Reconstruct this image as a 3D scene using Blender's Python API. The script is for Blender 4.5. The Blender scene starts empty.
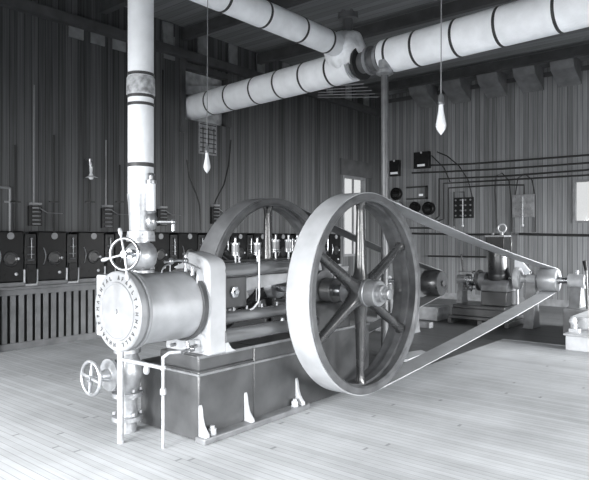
import bpy, bmesh, math, random
from mathutils import Vector, Matrix
random.seed(7)
PI = math.pi
C = bpy.context.scene.collection

# ------------------------------------------------------------------ camera measure
F0 = 595.0
th = math.atan(496/595.0)
FX, FY = math.cos(th), math.sin(th)
RX, RY = math.sin(th), -math.cos(th)
CH = 1.6
def ray(u):
    t = (u-294.5)/F0
    return FX+t*RX, FY+t*RY
def onX(u, v, X):           # point measured on a wall plane X = const
    a, b = ray(u); d = X/a
    return Vector((X, b*d, CH-(v-238)*d/F0))
def onY(u, v, Y):
    a, b = ray(u); d = Y/b
    return Vector((a*d, Y, CH-(v-238)*d/F0))

# ------------------------------------------------------------------ materials
def new_mat(name):
    m = bpy.data.materials.new(name); m.use_nodes = True
    nt = m.node_tree; b = nt.nodes['Principled BSDF']
    return m, nt, b
def g(v, k=1.0):            # very slightly cool grey
    return (v*0.97, v*0.995, v*1.03, 1)
def paint(name, v, rough=.5, metal=0.0, var=.25, scale=9, bump=.15, bscale=None, spec=.5, coat=0):
    m, nt, b = new_mat(name)
    tc = nt.nodes.new('ShaderNodeTexCoord')
    n = nt.nodes.new('ShaderNodeTexNoise'); n.inputs['Scale'].default_value = scale; n.inputs['Detail'].default_value = 6
    nt.links.new(tc.outputs['Object'], n.inputs['Vector'])
    cr = nt.nodes.new('ShaderNodeValToRGB')
    cr.color_ramp.elements[0].position = .3; cr.color_ramp.elements[1].position = .7
    cr.color_ramp.elements[0].color = g(v*(1-var)); cr.color_ramp.elements[1].color = g(min(1, v*(1+var)))
    nt.links.new(n.outputs['Fac'], cr.inputs['Fac'])
    nt.links.new(cr.outputs['Color'], b.inputs['Base Color'])
    rr = nt.nodes.new('ShaderNodeMapRange'); rr.inputs[3].default_value = max(.05, rough-.1); rr.inputs[4].default_value = min(1, rough+.1)
    nt.links.new(n.outputs['Fac'], rr.inputs[0]); nt.links.new(rr.outputs[0], b.inputs['Roughness'])
    b.inputs['Metallic'].default_value = metal
    b.inputs['Specular IOR Level'].default_value = spec
    if coat: b.inputs['Coat Weight'].default_value = coat; b.inputs['Coat Roughness'].default_value = .15
    if bump:
        n2 = nt.nodes.new('ShaderNodeTexNoise'); n2.inputs['Scale'].default_value = bscale or scale*6; n2.inputs['Detail'].default_value = 3
        nt.links.new(tc.outputs['Object'], n2.inputs['Vector'])
        bp = nt.nodes.new('ShaderNodeBump'); bp.inputs['Strength'].default_value = bump; bp.inputs['Distance'].default_value = .01
        nt.links.new(n2.outputs['Fac'], bp.inputs['Height']); nt.links.new(bp.outputs['Normal'], b.inputs['Normal'])
    return m
def boards(name, v, axis, width, grain_axis, var=.35, rough=.6, gap=.05, gapdark=.25, wear=0, length=None, spec=.3, wear_scale=.6):
    """boards laid side by side along `axis`, grain running along `grain_axis`"""
    m, nt, b = new_mat(name); N = nt.nodes.new; L = nt.links.new
    tc = N('ShaderNodeTexCoord'); sp = N('ShaderNodeSeparateXYZ'); L(tc.outputs['Object'], sp.inputs[0])
    def mth(op, a, bb=None, c=None):
        q = N('ShaderNodeMath'); q.operation = op
        for i, x in enumerate((a, bb, c)):
            if x is None: continue
            if isinstance(x, (int, float)): q.inputs[i].default_value = x
            else: L(x, q.inputs[i])
        return q.outputs[0]
    a = sp.outputs['XYZ'.index(axis)]; ga = sp.outputs['XYZ'.index(grain_axis)]
    s = mth('DIVIDE', a, width); idx = mth('FLOOR', s); fr = mth('FRACT', s)
    wn = N('ShaderNodeTexWhiteNoise'); wn.noise_dimensions = '2D'
    cmb = N('ShaderNodeCombineXYZ'); L(idx, cmb.inputs[0])
    if length:
        off = mth('MULTIPLY', mth('SINE', mth('MULTIPLY', idx, 12.9898)), 43.7)
        sl = mth('DIVIDE', mth('ADD', ga, off), length)
        L(mth('FLOOR', sl), cmb.inputs[1]); fl = mth('FRACT', sl)
    L(cmb.outputs[0], wn.inputs['Vector'])
    # grain
    mp = N('ShaderNodeMapping'); L(tc.outputs['Object'], mp.inputs['Vector'])
    sc = [55, 55, 55]; sc['XYZ'.index(grain_axis)] = .9; mp.inputs['Scale'].default_value = sc
    gn = N('ShaderNodeTexNoise'); gn.inputs['Scale'].default_value = 1; gn.inputs['Detail'].default_value = 5; L(mp.outputs[0], gn.inputs['Vector'])
    bn = N('ShaderNodeTexNoise'); bn.inputs['Scale'].default_value = wear_scale; bn.inputs['Detail'].default_value = 6; bn.inputs['Roughness'].default_value = .6; L(tc.outputs['Object'], bn.inputs['Vector'])
    t = mth('ADD', mth('MULTIPLY', wn.outputs['Value'], .35), mth('ADD', mth('MULTIPLY', gn.outputs['Fac'], .85), -.1))
    if wear: t = mth('ADD', mth('MULTIPLY', t, 1-wear), mth('MULTIPLY', mth('SUBTRACT', mth('MULTIPLY', bn.outputs['Fac'], 2.2), .6), wear))
    cr = N('ShaderNodeMapRange'); L(t, cr.inputs[0]); cr.inputs[1].default_value = .2; cr.inputs[2].default_value = .8
    cr.inputs[3].default_value = v*(1-var); cr.inputs[4].default_value = min(.95, v*(1+var))
    gp = mth('LESS_THAN', fr, gap)
    if length: gp = mth('MAXIMUM', gp, mth('LESS_THAN', fl, .004))
    k = mth('SUBTRACT', 1, mth('MULTIPLY', gp, 1-gapdark))
    val = mth('MULTIPLY', cr.outputs[0], k)
    cc = N('ShaderNodeCombineColor'); L(mth('MULTIPLY', val, .97), cc.inputs[0]); L(val, cc.inputs[1]); L(mth('MULTIPLY', val, 1.03), cc.inputs[2])
    L(cc.outputs[0], b.inputs['Base Color']); b.inputs['Roughness'].default_value = rough; b.inputs['Specular IOR Level'].default_value = spec
    h = mth('SUBTRACT', mth('MULTIPLY', gn.outputs['Fac'], .25), gp)
    bp = N('ShaderNodeBump'); bp.inputs['Strength'].default_value = .5; bp.inputs['Distance'].default_value = .008; L(h, bp.inputs['Height']); L(bp.outputs[0], b.inputs['Normal'])
    return m

M = {}
M['wall_y'] = boards('dark wood boards a', .072, 'X', .11, 'Z', var=.55, rough=.55, gap=.08, gapdark=.2)
M['wall_x'] = boards('dark wood boards b', .18, 'Y', .11, 'Z', var=.45, rough=.6, gap=.08, gapdark=.3)
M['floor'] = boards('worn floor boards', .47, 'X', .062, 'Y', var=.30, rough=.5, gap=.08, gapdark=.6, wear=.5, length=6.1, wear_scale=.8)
M['floor_dark'] = boards('dark floor boards', .10, 'X', .10, 'Y', var=.35, rough=.5, gap=.06, gapdark=.5, wear=.4, length=3.1)
M['ceil'] = boards('ceiling boards', .2, 'X', .16, 'Y', var=.25, rough=.8, gap=.06, gapdark=.5)
M['beam'] = paint('dark timber', .06, .75, var=.3, scale=4)
M['beam_light'] = paint('pale timber', .22, .7, var=.3, scale=6)
M['trimgrey'] = paint('grey eave board', .2, .7, var=.3, scale=5)
M['slat'] = paint('grey slat paint', .16, .6, var=.25, scale=5)
M['boardpale'] = paint('pale rough board', .4, .7, var=.35, scale=7)
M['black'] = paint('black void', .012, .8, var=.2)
M['darkpaint'] = paint('dark machine enamel', .045, .32, var=.25, scale=5, bump=.05, coat=.3)
M['base'] = paint('base enamel', .058, .34, var=.35, scale=3.5, bump=.12, coat=.2)
M['spoke'] = paint('spoke enamel', .035, .26, var=.2, scale=6, bump=.04, coat=.5)
M['frame'] = paint('pale machine enamel', .43, .42, var=.12, scale=6, bump=.06)
M['steel'] = paint('polished steel', .5, .28, metal=1.0, var=.06, scale=14, bump=0)
M['jacket'] = paint('bright cylinder jacket', .46, .36, metal=.45, var=.16, scale=5, bump=.06, bscale=8)
M['head'] = paint('cylinder head metal', .25, .42, metal=.2, var=.14, scale=9, bump=.05)
M['brass'] = paint('bright brass', .26, .3, metal=.8, var=.15, scale=20, bump=0)
M['whitepipe'] = paint('white painted pipework', .4, .35, metal=.35, var=.25, scale=20, bump=.06)
M['valve'] = paint('cast valve metal', .36, .34, metal=.6, var=.3, scale=14, bump=.2)
M['lag'] = paint('white canvas lagging', .84, .75, var=.08, scale=5, bump=.35, bscale=40, spec=.2)
M['lag2'] = paint('supply pipe lagging', .62, .7, var=.06, scale=9, bump=.35, bscale=40, spec=.2)
M['lagrough'] = paint('rough plaster lagging', .8, .85, var=.12, scale=12, bump=.6, bscale=14, spec=.1)
M['band'] = paint('dark band iron', .03, .5, var=.2)
M['greyband'] = paint('grey lashing', .3, .6, var=.6, scale=22)
M['pipe'] = paint('iron pipe', .13, .4, metal=.3, var=.15)
M['conduit'] = paint('wall conduit', .016, .5, var=.2)
M['conduit_light'] = paint('bright conduit', .18, .4, var=.15)
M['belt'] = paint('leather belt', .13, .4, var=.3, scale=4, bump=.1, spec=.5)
M['beltpale'] = paint('glare pale belt', .42, .36, var=.12, scale=6, bump=.05, spec=.8)  # near belt: window glare put into a paler leather colour
M['darksteel'] = paint('oiled steel', .13, .2, metal=.2, var=.05, scale=3, bump=0, spec=.8, coat=.6)
M['drum'] = paint('black drum iron', .06, .3, metal=.5, var=.3, scale=8)
M['rim'] = paint('turned rim iron', .12, .34, metal=.3, var=.25, scale=8, bump=.04)
M['pulley'] = paint('pulley iron', .30, .33, metal=.6, var=.2, scale=8)
M['machine'] = paint('grey machine paint', .17, .38, var=.3, scale=7, bump=.04)
M['machinelight'] = paint('light machine paint', .40, .42, var=.2, scale=8, bump=.04)
M['whiteblock'] = paint('white painted block', .5, .6, var=.12, scale=6)
M['slate'] = paint('black slate', .012, .35, var=.3, bump=.03, spec=.2)
M['gloss'] = paint('black gloss cabinet', .008, .3, var=.4, scale=6, bump=.03, spec=.12)
M['cabgrey'] = paint('cabinet enamel', .022, .3, var=.6, scale=10, spec=.3)
M['rag'] = paint('white rag', .9, .9, var=.04)
M['paper'] = paint('old chart paper', .22, .8, var=.35, scale=15, bump=.1)
M['ink'] = paint('chart ink', .03, .8, var=.1)
M['letter'] = paint('letter shade', .05, .6, var=.2)
m, nt, b = new_mat('bulb glass'); b.inputs['Base Color'].default_value = g(.6); b.inputs['Roughness'].default_value = .1
b.inputs['Emission Color'].default_value = (1, 1, 1, 1); b.inputs['Emission Strength'].default_value = .0; b.inputs['Coat Weight'].default_value = .6; M['bulb'] = m
m, nt, b = new_mat('window pane')
nt.nodes.remove(b); tr = nt.nodes.new('ShaderNodeBsdfTransparent'); gl = nt.nodes.new('ShaderNodeBsdfGlossy'); gl.inputs['Roughness'].default_value = .05
mx = nt.nodes.new('ShaderNodeMixShader'); mx.inputs[0].default_value = .06
nt.links.new(tr.outputs[0], mx.inputs[1]); nt.links.new(gl.outputs[0], mx.inputs[2]); nt.links.new(mx.outputs[0], nt.nodes['Material Output'].inputs['Surface']); M['pane'] = m

# ------------------------------------------------------------------ mesh builder
class MB:
    def __init__(s): s.bm = bmesh.new()
    def box(s, x0, y0, z0, x1, y1, z1):
        v = [s.bm.verts.new(p) for p in ((x0,y0,z0),(x1,y0,z0),(x1,y1,z0),(x0,y1,z0),(x0,y0,z1),(x1,y0,z1),(x1,y1,z1),(x0,y1,z1))]
        for f in ((3,2,1,0),(4,5,6,7),(0,1,5,4),(1,2,6,5),(2,3,7,6),(3,0,4,7)): s.bm.faces.new([v[i] for i in f])
        return s
    def cb(s, c, sx, sy, sz):
        return s.box(c[0]-sx/2, c[1]-sy/2, c[2]-sz/2, c[0]+sx/2, c[1]+sy/2, c[2]+sz/2)
    def prism(s, pts, vec):        # polygon extruded by vec
        vec = Vector(vec); a = [s.bm.verts.new(p) for p in pts]; b = [s.bm.verts.new(Vector(p)+vec) for p in pts]
        s.bm.faces.new(a[::-1]); s.bm.faces.new(b); n = len(a)
        for i in range(n): s.bm.faces.new((a[i], a[(i+1)%n], b[(i+1)%n], b[i]))
        return s
    def lathe(s, o, ax, prof, n=32, closed=False):   # prof: (distance along axis, radius)
        o = Vector(o); ax = Vector(ax).normalized()
        t = Vector((0,0,1)) if abs(ax.z) < .9 else Vector((1,0,0))
        e1 = ax.cross(t).normalized(); e2 = ax.cross(e1).normalized(); rings = []
        for h, r in prof:
            if r < 1e-6: rings.append([s.bm.verts.new(o+ax*h)])
            else: rings.append([s.bm.verts.new(o+ax*h+(e1*math.cos(2*PI*k/n)+e2*math.sin(2*PI*k/n))*r) for k in range(n)])
        pairs = list(zip(rings, rings[1:])) + ([(rings[-1], rings[0])] if closed else [])
        for A, B in pairs:
            for k in range(n):
                k2 = (k+1) % n
                if len(A) == 1 and len(B) == 1: continue
                if len(A) == 1: s.bm.faces.new((A[0], B[k], B[k2]))
                elif len(B) == 1: s.bm.faces.new((A[k], B[0], A[k2]))
                else: s.bm.faces.new((A[k], B[k], B[k2], A[k2]))
        if not closed:
            if len(rings[0]) > 1: s.bm.faces.new(rings[0])
            if len(rings[-1]) > 1: s.bm.faces.new(rings[-1][::-1])
        return s
    def cyl(s, a, b, r, r2=None, n=20):
        a = Vector(a); b = Vector(b); L = (b-a).length
        return s.lathe(a, b-a, [(0, r), (L, r if r2 is None else r2)], n)
    def sph(s, c, r, n=16, sz=1.0):
        return s.lathe(Vector(c)-Vector((0,0,r*sz)), (0,0,1), [(r*sz*(1-math.cos(PI*i/10)), r*math.sin(PI*i/10)) for i in range(11)], n)
    def torus(s, c, ax, R, r, n=32, m=10):
        return s.lathe(c, ax, [(r*math.sin(2*PI*k/m), R+r*math.cos(2*PI*k/m)) for k in range(m)], n, closed=True)
    def tube(s, pts, r, n=10):
        pts = [Vector(p) for p in pts]; rings = []; prev = None
        for i, p in enumerate(pts):
            d = (pts[min(i+1, len(pts)-1)]-pts[max(i-1, 0)]).normalized()
            if prev is None:
                t = Vector((0,0,1)) if abs(d.z) < .9 else Vector((1,0,0)); e1 = d.cross(t).normalized()
            else: e1 = (prev-d*prev.dot(d)).normalized()
            prev = e1; e2 = d.cross(e1)
            rings.append([s.bm.verts.new(p+(e1*math.cos(2*PI*k/n)+e2*math.sin(2*PI*k/n))*r) for k in range(n)])
        for A, B in zip(rings, rings[1:]):
            for k in range(n): s.bm.faces.new((A[k], A[(k+1)%n], B[(k+1)%n], B[k]))
        s.bm.faces.new(rings[0][::-1]); s.bm.faces.new(rings[-1])
        return s
    def build(s, name, mat, parent=None, origin=None, bevel=0, smooth=True):
        bm = s.bm; bmesh.ops.recalc_face_normals(bm, faces=bm.faces)
        if smooth:
            for f in bm.faces: f.smooth = True
            for e in bm.edges:
                if len(e.link_faces) == 2 and e.calc_face_angle(0) > math.radians(38): e.smooth = False
        me = bpy.data.meshes.new(name)
        if parent is not None and origin is None:
            pm = Vector((0,0,0)); q = parent
            while q: pm += q.location; q = q.parent
            bmesh.ops.translate(bm, verts=bm.verts, vec=-pm)
        elif origin is not None: bmesh.ops.translate(bm, verts=bm.verts, vec=-Vector(origin))
        bm.to_mesh(me); bm.free(); me.materials.append(mat)
        o = bpy.data.objects.new(name, me); C.objects.link(o)
        if parent is not None: o.parent = parent
        elif origin is not None: o.location = origin
        if bevel:
            md = o.modifiers.new('bevel', 'BEVEL'); md.width = bevel; md.segments = 2; md.limit_method = 'ANGLE'; md.angle_limit = math.radians(40)
        return o
def thing(name, label, cat, loc=(0,0,0), group=None):
    o = bpy.data.objects.new(name, None); C.objects.link(o); o.location = loc; o.empty_display_size = .1
    return tag(o, label, cat, group)
def tag(o, label, cat, group=None, kind=None):
    o['label'] = label; o['category'] = cat
    if group: o['group'] = group
    if kind: o['kind'] = kind
    return o
def struct(o):
    o['kind'] = 'structure'; return o
def dup(root, loc, label=None):
    r = root.copy(); C.objects.link(r); r.location = loc
    if label: r['label'] = label
    for ch in list(root.children):
        c = ch.copy(); C.objects.link(c); c.parent = r
        for gch in ch.children:
            d = gch.copy(); C.objects.link(d); d.parent = c
    return r
def arc(c, e1, e2, r, a0, a1, n=14):
    c = Vector(c); e1 = Vector(e1); e2 = Vector(e2)
    return [c+(e1*math.cos(a0+(a1-a0)*i/n)+e2*math.sin(a0+(a1-a0)*i/n))*r for i in range(n+1)]

# ------------------------------------------------------------------ room shell
XR, YL, XB, YB, ZC = 14.6, 8.9, -3.0, -4.0, 5.62
def wall_with_holes(name, axis, c0, thick, lo, hi, z0, z1, holes, mat):
    """axis 'X': wall in plane X=c0 spanning Y lo..hi ; holes (a0,a1,z0,z1)"""
    m = MB(); cuts = sorted(set([lo, hi]+[h[0] for h in holes]+[h[1] for h in holes]))
    for a, b_ in zip(cuts, cuts[1:]):
        hs = sorted([h for h in holes if h[0] <= a+1e-6 and h[1] >= b_-1e-6], key=lambda h: h[2]); zz = z0
        segs = []
        for h in hs: segs.append((zz, h[2])); zz = h[3]
        segs.append((zz, z1))
        for s0, s1 in segs:
            if s1-s0 < 1e-4: continue
            if axis == 'X': m.box(min(c0, c0+thick), a, s0, max(c0, c0+thick), b_, s1)
            else: m.box(a, min(c0, c0+thick), s0, b_, max(c0, c0+thick), s1)
    return struct(m.build(name, mat, smooth=False))
WR = (2.55, 3.84, 1.945, 2.93)          # window in the right wall
WL = (12.62, 13.68, 1.12, 3.23)         # window by the far corner of the left wall
p1 = onY(186, 74, YL); p2 = onY(226, 118, YL)
HL = (7.37, p2.x, 3.88, 4.85)           # opening for the main steam pipe
wall_with_holes('wall_left', 'Y', YL, .15, XB, XR+.15, 0, ZC, [WL, HL], M['wall_y'])
wall_with_holes('wall_right', 'X', XR, .15, YB, YL, 0, ZC, [WR], M['wall_x'])
BWX = [(-2.2, .4, .6, 2.5), (1.6, 4.2, .6, 2.5), (5.4, 7.8, .6, 2.5)]       # windows behind camera, wall X=XB (Y ranges)
BWY = [(-1.6, 1.2, .6, 2.5), (2.6, 5.4, .6, 2.5), (6.8, 9.6, .6, 2.5), (11.0, 13.4, .6, 2.5)]
wall_with_holes('wall_back', 'X', XB, -.15, YB, YL, 0, ZC, BWX, M['wall_x'])
wall_with_holes('wall_front', 'Y', YB, -.15, XB-.15, XR+.15, 0, ZC, BWY, M['wall_y'])
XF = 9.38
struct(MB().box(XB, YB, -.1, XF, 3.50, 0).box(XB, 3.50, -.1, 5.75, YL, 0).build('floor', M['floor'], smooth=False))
struct(MB().box(XF, YB, -.1, XR, YL, 0).box(5.75, 3.50, -.1, XF, YL, 0).build('floor', M['floor_dark'], smooth=False))  # darker boards past the threshold strip and behind the near belt
struct(MB().box(XF-.03, YB, 0, XF+.02, 3.50, .006).build('trim_1', M['beam_light'], smooth=False))
struct(MB().box(XB, YB, ZC, XR+.15, YL+.15, ZC+.1).build('ceiling', M['ceil'], smooth=False))
struct(MB().box(XR-.03, YB, 0, XR, YL, .16).build('baseboard_right', M['beam_light']))
struct(MB().box(XR-.06, YB, 5.4, XR, YL, 5.5).build('trim_2', M['beam']))
struct(MB().box(XB, YL-.14, 5.0, XR-.14, YL, 5.16).build('trim_3', M['beam']))
k = 4
for X in (-1.6, .2, 2.0, 3.8, 5.6, 7.35, 9.4, 11.3, 13.2):            # tie beams across the hall
    struct(MB().box(X-.06, YB, 5.36, X+.06, YL-.06, 5.56).build('trim_%d' % k, M['beam'])); k += 1
for i in range(18):                                          # blocks between the rafters on the left wall
    X = 6.85+i*.42
    if i % 2 == 0: struct(MB().box(X, YL-.05, 5.18, X+.24, YL-.005, 5.6).build('trim_%d' % k, M['trimgrey'], bevel=.01)); k += 1
for Y in (7.4, 6.48, 5.55, 4.68, 3.85, 3.0):                 # rafter feet on the right wall
    m = MB().prism([(XR-.75, Y-.2, 5.62), (XR-.62, Y-.2, 5.36), (XR-.0, Y-.2, 5.1), (XR-.0, Y-.2, 5.62)], (0, .5, 0))
    struct(m.build('trim_%d' % k, M['slat'], bevel=.01)); k += 1
for i, X in enumerate((4.95, 5.28, 5.6)):                     # pale boards under the eaves, far left
    q = onY(68+22*i, 20, YL)
    struct(MB().box(q.x, YL-.03, 4.83, q.x+.26, YL-.004, 5.0+.0).build('trim_%d' % k, M['trimgrey'])); k += 1

def window(n, axis, c0, a0, a1, z0, z1, fw=.07, cross=True, mat=None, inset=-.02, side=1):
    mat = mat or M['slat']
    m = MB(); d0, d1 = c0+inset*side, c0+.11*side; lo, hi = min(d0, d1), max(d0, d1)
    def bb(p0, p1, q0, q1, l=lo, h=hi):
        if axis == 'X': m.box(l, p0, q0, h, p1, q1)
        else: m.box(p0, l, q0, p1, h, q1)
    bb(a0, a0+fw, z0, z1); bb(a1-fw, a1, z0, z1); bb(a0+fw, a1-fw, z0, z0+fw); bb(a0+fw, a1-fw, z1-fw, z1)
    if cross:
        ml, mh = c0+.02*side, c0+.06*side; ml, mh = min(ml, mh), max(ml, mh)
        bb((a0+a1)/2-.025, (a0+a1)/2+.025, z0+fw, z1-fw, ml, mh)
    o = struct(m.build('window_%d' % n, mat, smooth=False))
    m = MB(); pl, ph = c0+.038*side, c0+.044*side; pl, ph = min(pl, ph), max(pl, ph)
    bb(a0+fw, a1-fw, z0+fw, z1-fw, pl, ph)
    m.build('pane', M['pane'], o, smooth=False)
    return o
window(1, 'X', XR, *WR, cross=False, fw=.05)
window(2, 'Y', YL, *WL, fw=.06)
struct(MB().box(WL[0]-.12, YL-.05, WL[3], WL[1]+.3, YL, WL[3]+.42).build('trim_%d' % k, M['beam'])); k += 1
n = 3
for w in BWX: window(n, 'X', XB, *w, side=-1); n += 1
for w in BWY: window(n, 'Y', YB, *w, side=-1); n += 1
# timber framing of the pipe opening
m = MB(); m.box(HL[0]-.1, YL-.06, 3.6, HL[0], YL, 5.0); m.box(HL[1], YL-.06, 3.88, HL[1]+.1, YL, 5.0); m.box(HL[0], YL-.06, 4.85, HL[1], YL, 4.95)
struct(m.build('trim_%d' % k, M['beam'])); k += 1
m = MB(); m.prism([(HL[0], YL+.02, 4.35), (HL[1]+.05, YL+.02, 4.52), (HL[1]+.05, YL+.02, 4.74), (HL[0], YL+.02, 4.5)], (0, .1, 0))
m.box(HL[0], YL+.13, 3.88, HL[1], YL+.15, 4.85)
struct(m.build('trim_%d' % k, M['boardpale'])); k += 1

# ------------------------------------------------------------------ overhead steam pipes
def lagged(m, a, b, r, bands=None, n=36): m.cyl(a, b, r, n=n)
PA, PB = Vector((6.57, -0.8, 4.06)), Vector((7.63, YL+.1, 4.14))
dirp = (PB-PA).normalized()
mp_ = thing('steam_pipe', 'huge white lagged steam main crossing under the roof and entering the far wall', 'pipe', (PA.x, PA.y, PA.z))
jy = [5.22, 4.52]     # gap with bare fitting
def at_y(Y): return PA+(PB-PA)*((Y-PA.y)/(PB.y-PA.y))
MB().cyl(at_y(4.86), PB, .232, n=40).build('lagging', M['lag'], mp_)
MB().cyl(PA, at_y(4.30), .232, n=40).build('lagging', M['lag'], mp_)
MB().cyl(at_y(4.28), at_y(4.88), .15, n=32).build('bare_fitting', M['pipe'], mp_)
m = MB()
for Y in (4.34, 4.52, 4.8): m.cyl(at_y(Y), at_y(Y+.05), .2, n=32)
m.build('flange', M['valve'], mp_)
def pipe_y(u):        # where a sight line meets the main in plan
    a, b_ = ray(u); t = (PA.x*b_-PA.y*a)/((PB.y-PA.y)*a-(PB.x-PA.x)*b_); return PA.y+t*(PB.y-PA.y)
for Y in [pipe_y(u+11) for u in (203, 222.5, 248, 272, 297.6, 324, 351.5, 383, 409.5, 449.5, 492.6, 551.4)]+[1.0, .2]:
    MB().cyl(at_y(Y), at_y(Y+.035), .237, n=40).build('band', M['band'], mp_)
# branch pipe coming along the hall
TB = Vector((7.1, 4.98, 4.35))
b0 = Vector((-2.9, 4.98, 4.35))
bp_ = thing('branch_pipe', 'smaller white lagged pipe running into the top of the steam main', 'pipe', tuple(b0))
MB().cyl(b0, TB-Vector((.22,0,0)), .165, n=36).build('lagging', M['lag'], bp_)
for X in [4.98*ray(u-10)[0]/ray(u-10)[1] for u in (335, 308.4, 271.7, 231.5)]+[3.3, 2.4]:
    MB().cyl((X, 4.98, 4.35), (X+.035, 4.98, 4.35), .17, n=36).build('band', M['band'], bp_)
m = MB(); m.sph(TB+Vector((.05,0,-.05)), .31, n=32)
bmesh.ops.subdivide_edges(m.bm, edges=m.bm.edges, cuts=1, use_grid_fill=True)
for v in m.bm.verts:
    d = v.co-TB; v.co += d.normalized()*(.010*math.sin(d.x*23)+.010*math.sin(d.y*31+1)+.010*math.sin(d.z*27+2)+random.uniform(-.008, .008))
m.build('tee_lagging', M['lagrough'], bp_)
m = MB(); m.cyl(TB+Vector((.1,0,.27)), TB+Vector((.1,0,.45)), .07); m.cyl(TB+Vector((.1,0,.45)), TB+Vector((.1,0,.53)), .15, n=24)
for a in range(6): m.cb(TB+Vector((.1+.12*math.cos(a*PI/3), .12*math.sin(a*PI/3), .545)), .03, .03, .03)
m.build('valve_bonnet', M['pipe'], bp_)
# vertical drip pipe
dx, dy = 6.97, 4.22
dp = thing('drip_pipe', 'dark iron vertical pipe dropping from the steam main to the floor behind the near flywheel', 'pipe', (dx, dy, 0))
MB().cyl((dx, dy, 0), (dx, dy, 3.98), .05).build('pipe_length', M['pipe'], dp)
MB().lathe((dx, dy, 3.80), (0,0,1), [(0,.08),(.02,.115),(.06,.115),(.09,.085),(.2,.085)], 24).build('coupling', M['valve'], dp)
# perforated hanger strap under the main
m = MB()
for i in range(5): m.tube([(7.3+.13*i, 5.6+.35*i*.3, 3.93), (7.35+.1*i, 4.5+.3, 3.86-.03*i)], .006, 6)
o = m.build('hanger_wire', M['conduit_light'], origin=(7.3, 5.0, 3.9)); tag(o, 'thin hanger wires strung below the steam main near its drip pipe', 'wire')

# ------------------------------------------------------------------ vertical white pipe, throttle valve, lubricator
CX, CY, CZ = 2.50, 3.77, 1.065      # centre of cylinder head
VX, VY = 2.695, 3.75
vp = thing('supply_pipe', 'white lagged vertical steam pipe rising from the throttle valve past the roof', 'pipe', (VX, VY, 1.62))
MB().cyl((VX, VY, 1.93), (VX, VY, ZC), .095, n=32).build('lagging', M['lag2'], vp)
MB().lathe((VX, VY, 1.62), (0,0,1), [(0,.1),(.03,.1),(.035,.085),(.15,.088),(.3,.1),(.31,.1)], 28).build('bare_pipe', M['whitepipe'], vp)
MB().cyl((VX, VY, 2.13), (VX, VY, 2.16), .0985, n=32).build('band', M['band'], vp)
for z in (2.585, 2.645, 2.81): MB().cyl((VX, VY, z), (VX, VY, z+.022), .1, n=32).build('band', M['band'], vp)
MB().lathe((VX, VY, 2.665), (0,0,1), [(0,.098),(.01,.106),(.13,.104),(.14,.098)], 32).build('lashing', M['greyband'], vp)

tv = thing('throttle_valve', 'round bright throttle valve with spoked handwheel on top of the engine cylinder', 'valve', (VX, VY, 1.34))
MB().lathe((VX, VY, 1.34), (0,0,1), [(0,.1),(.02,.1),(.022,.07),(.03,.085),(.07,.112),(.125,.122),(.18,.112),(.215,.085),(.225,.065),(.235,.065)], 36).build('valve_body', M['valve'], tv)
m = MB().cyl((VX, VY, 1.575), (VX, VY, 1.598), .105, n=32).cyl((VX, VY, 1.6), (VX, VY, 1.62), .105, n=32); m.build('flange', M['whitepipe'], tv)
m = MB()
for a in range(8): m.cb((VX+.088*math.cos(a*PI/4+.3), VY+.088*math.sin(a*PI/4+.3), 1.375), .022, .022, .02); m.cb((VX+.09*math.cos(a*PI/4+.3), VY+.09*math.sin(a*PI/4+.3), 1.627), .02, .02, .016)
m.build('bolt', M['brass'], tv)
hz = 1.485
AX = Vector((-.9, -.43, 0)).normalized(); TX = Vector((-.43, .9, 0)).normalized(); VC = Vector((VX, VY, hz)); HC = VC+AX*.235
MB().cyl(VC+AX*.09, HC+AX*.02, .015).lathe(VC+AX*.08, AX, [(0,.06),(.03,.06),(.04,.03),(.09,.028)], 20).build('stem', M['steel'], tv)
hw = MB().torus(HC, AX, .112, .011, 40, 10).lathe(HC-AX*.02, AX, [(0,.02),(.04,.024)], 16).build('handwheel', M['brass'], tv)
for a in (78, 346, 262):
    r_ = math.radians(a); e = TX*math.cos(r_)+Vector((0, 0, 1))*math.sin(r_)
    sp = MB(); sp.cyl(HC+e*.015, HC+e*.14, .008, n=10); sp.lathe(HC+e*.13, e, [(0,.008),(.02,.014),(.045,.015),(.06,.009),(.062,0)], 12)
    sp.build('handle', M['whitepipe'], tv)

lb = thing('lubricator', 'sight glass oil lubricator clamped to the side of the vertical steam pipe', 'lubricator', (2.70, 3.63, 1.66))
MB().cyl((2.70, 3.63, 1.80), (2.70, 3.63, 2.0), .034, n=20).build('sight_glass', M['bulb'], lb)
m = MB(); m.lathe((2.70, 3.63, 1.66), (0,0,1), [(0,.02),(.01,.032),(.04,.045),(.09,.045),(.12,.03),(.14,.04),(.145,.02)], 20); m.lathe((2.70, 3.63, 2.0), (0,0,1), [(0,.04),(.025,.04),(.03,.018),(.06,.018),(.065,.028),(.08,.02)], 20)
m.build('reservoir', M['brass'], lb)
m = MB(); m.cyl((2.70, 3.63, 1.72), (2.80, 3.5, 1.72), .012); m.sph((2.80, 3.5, 1.72), .022); m.cyl((2.80, 3.5, 1.70), (2.80, 3.5, 1.65), .014); m.cyl((2.69, 3.66, 1.70), (2.70, 3.63, 1.70), .014); m.cyl((2.69, 3.67, 1.97), (2.70, 3.63, 1.97), .012)
m.build('feed_cock', M['brass'], lb)

# ------------------------------------------------------------------ steam engine
en = thing('steam_engine', 'horizontal steam engine with bright cylinder, pale frame and dark cast base', 'steam engine', (3.1, 3.9, 0))
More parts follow.
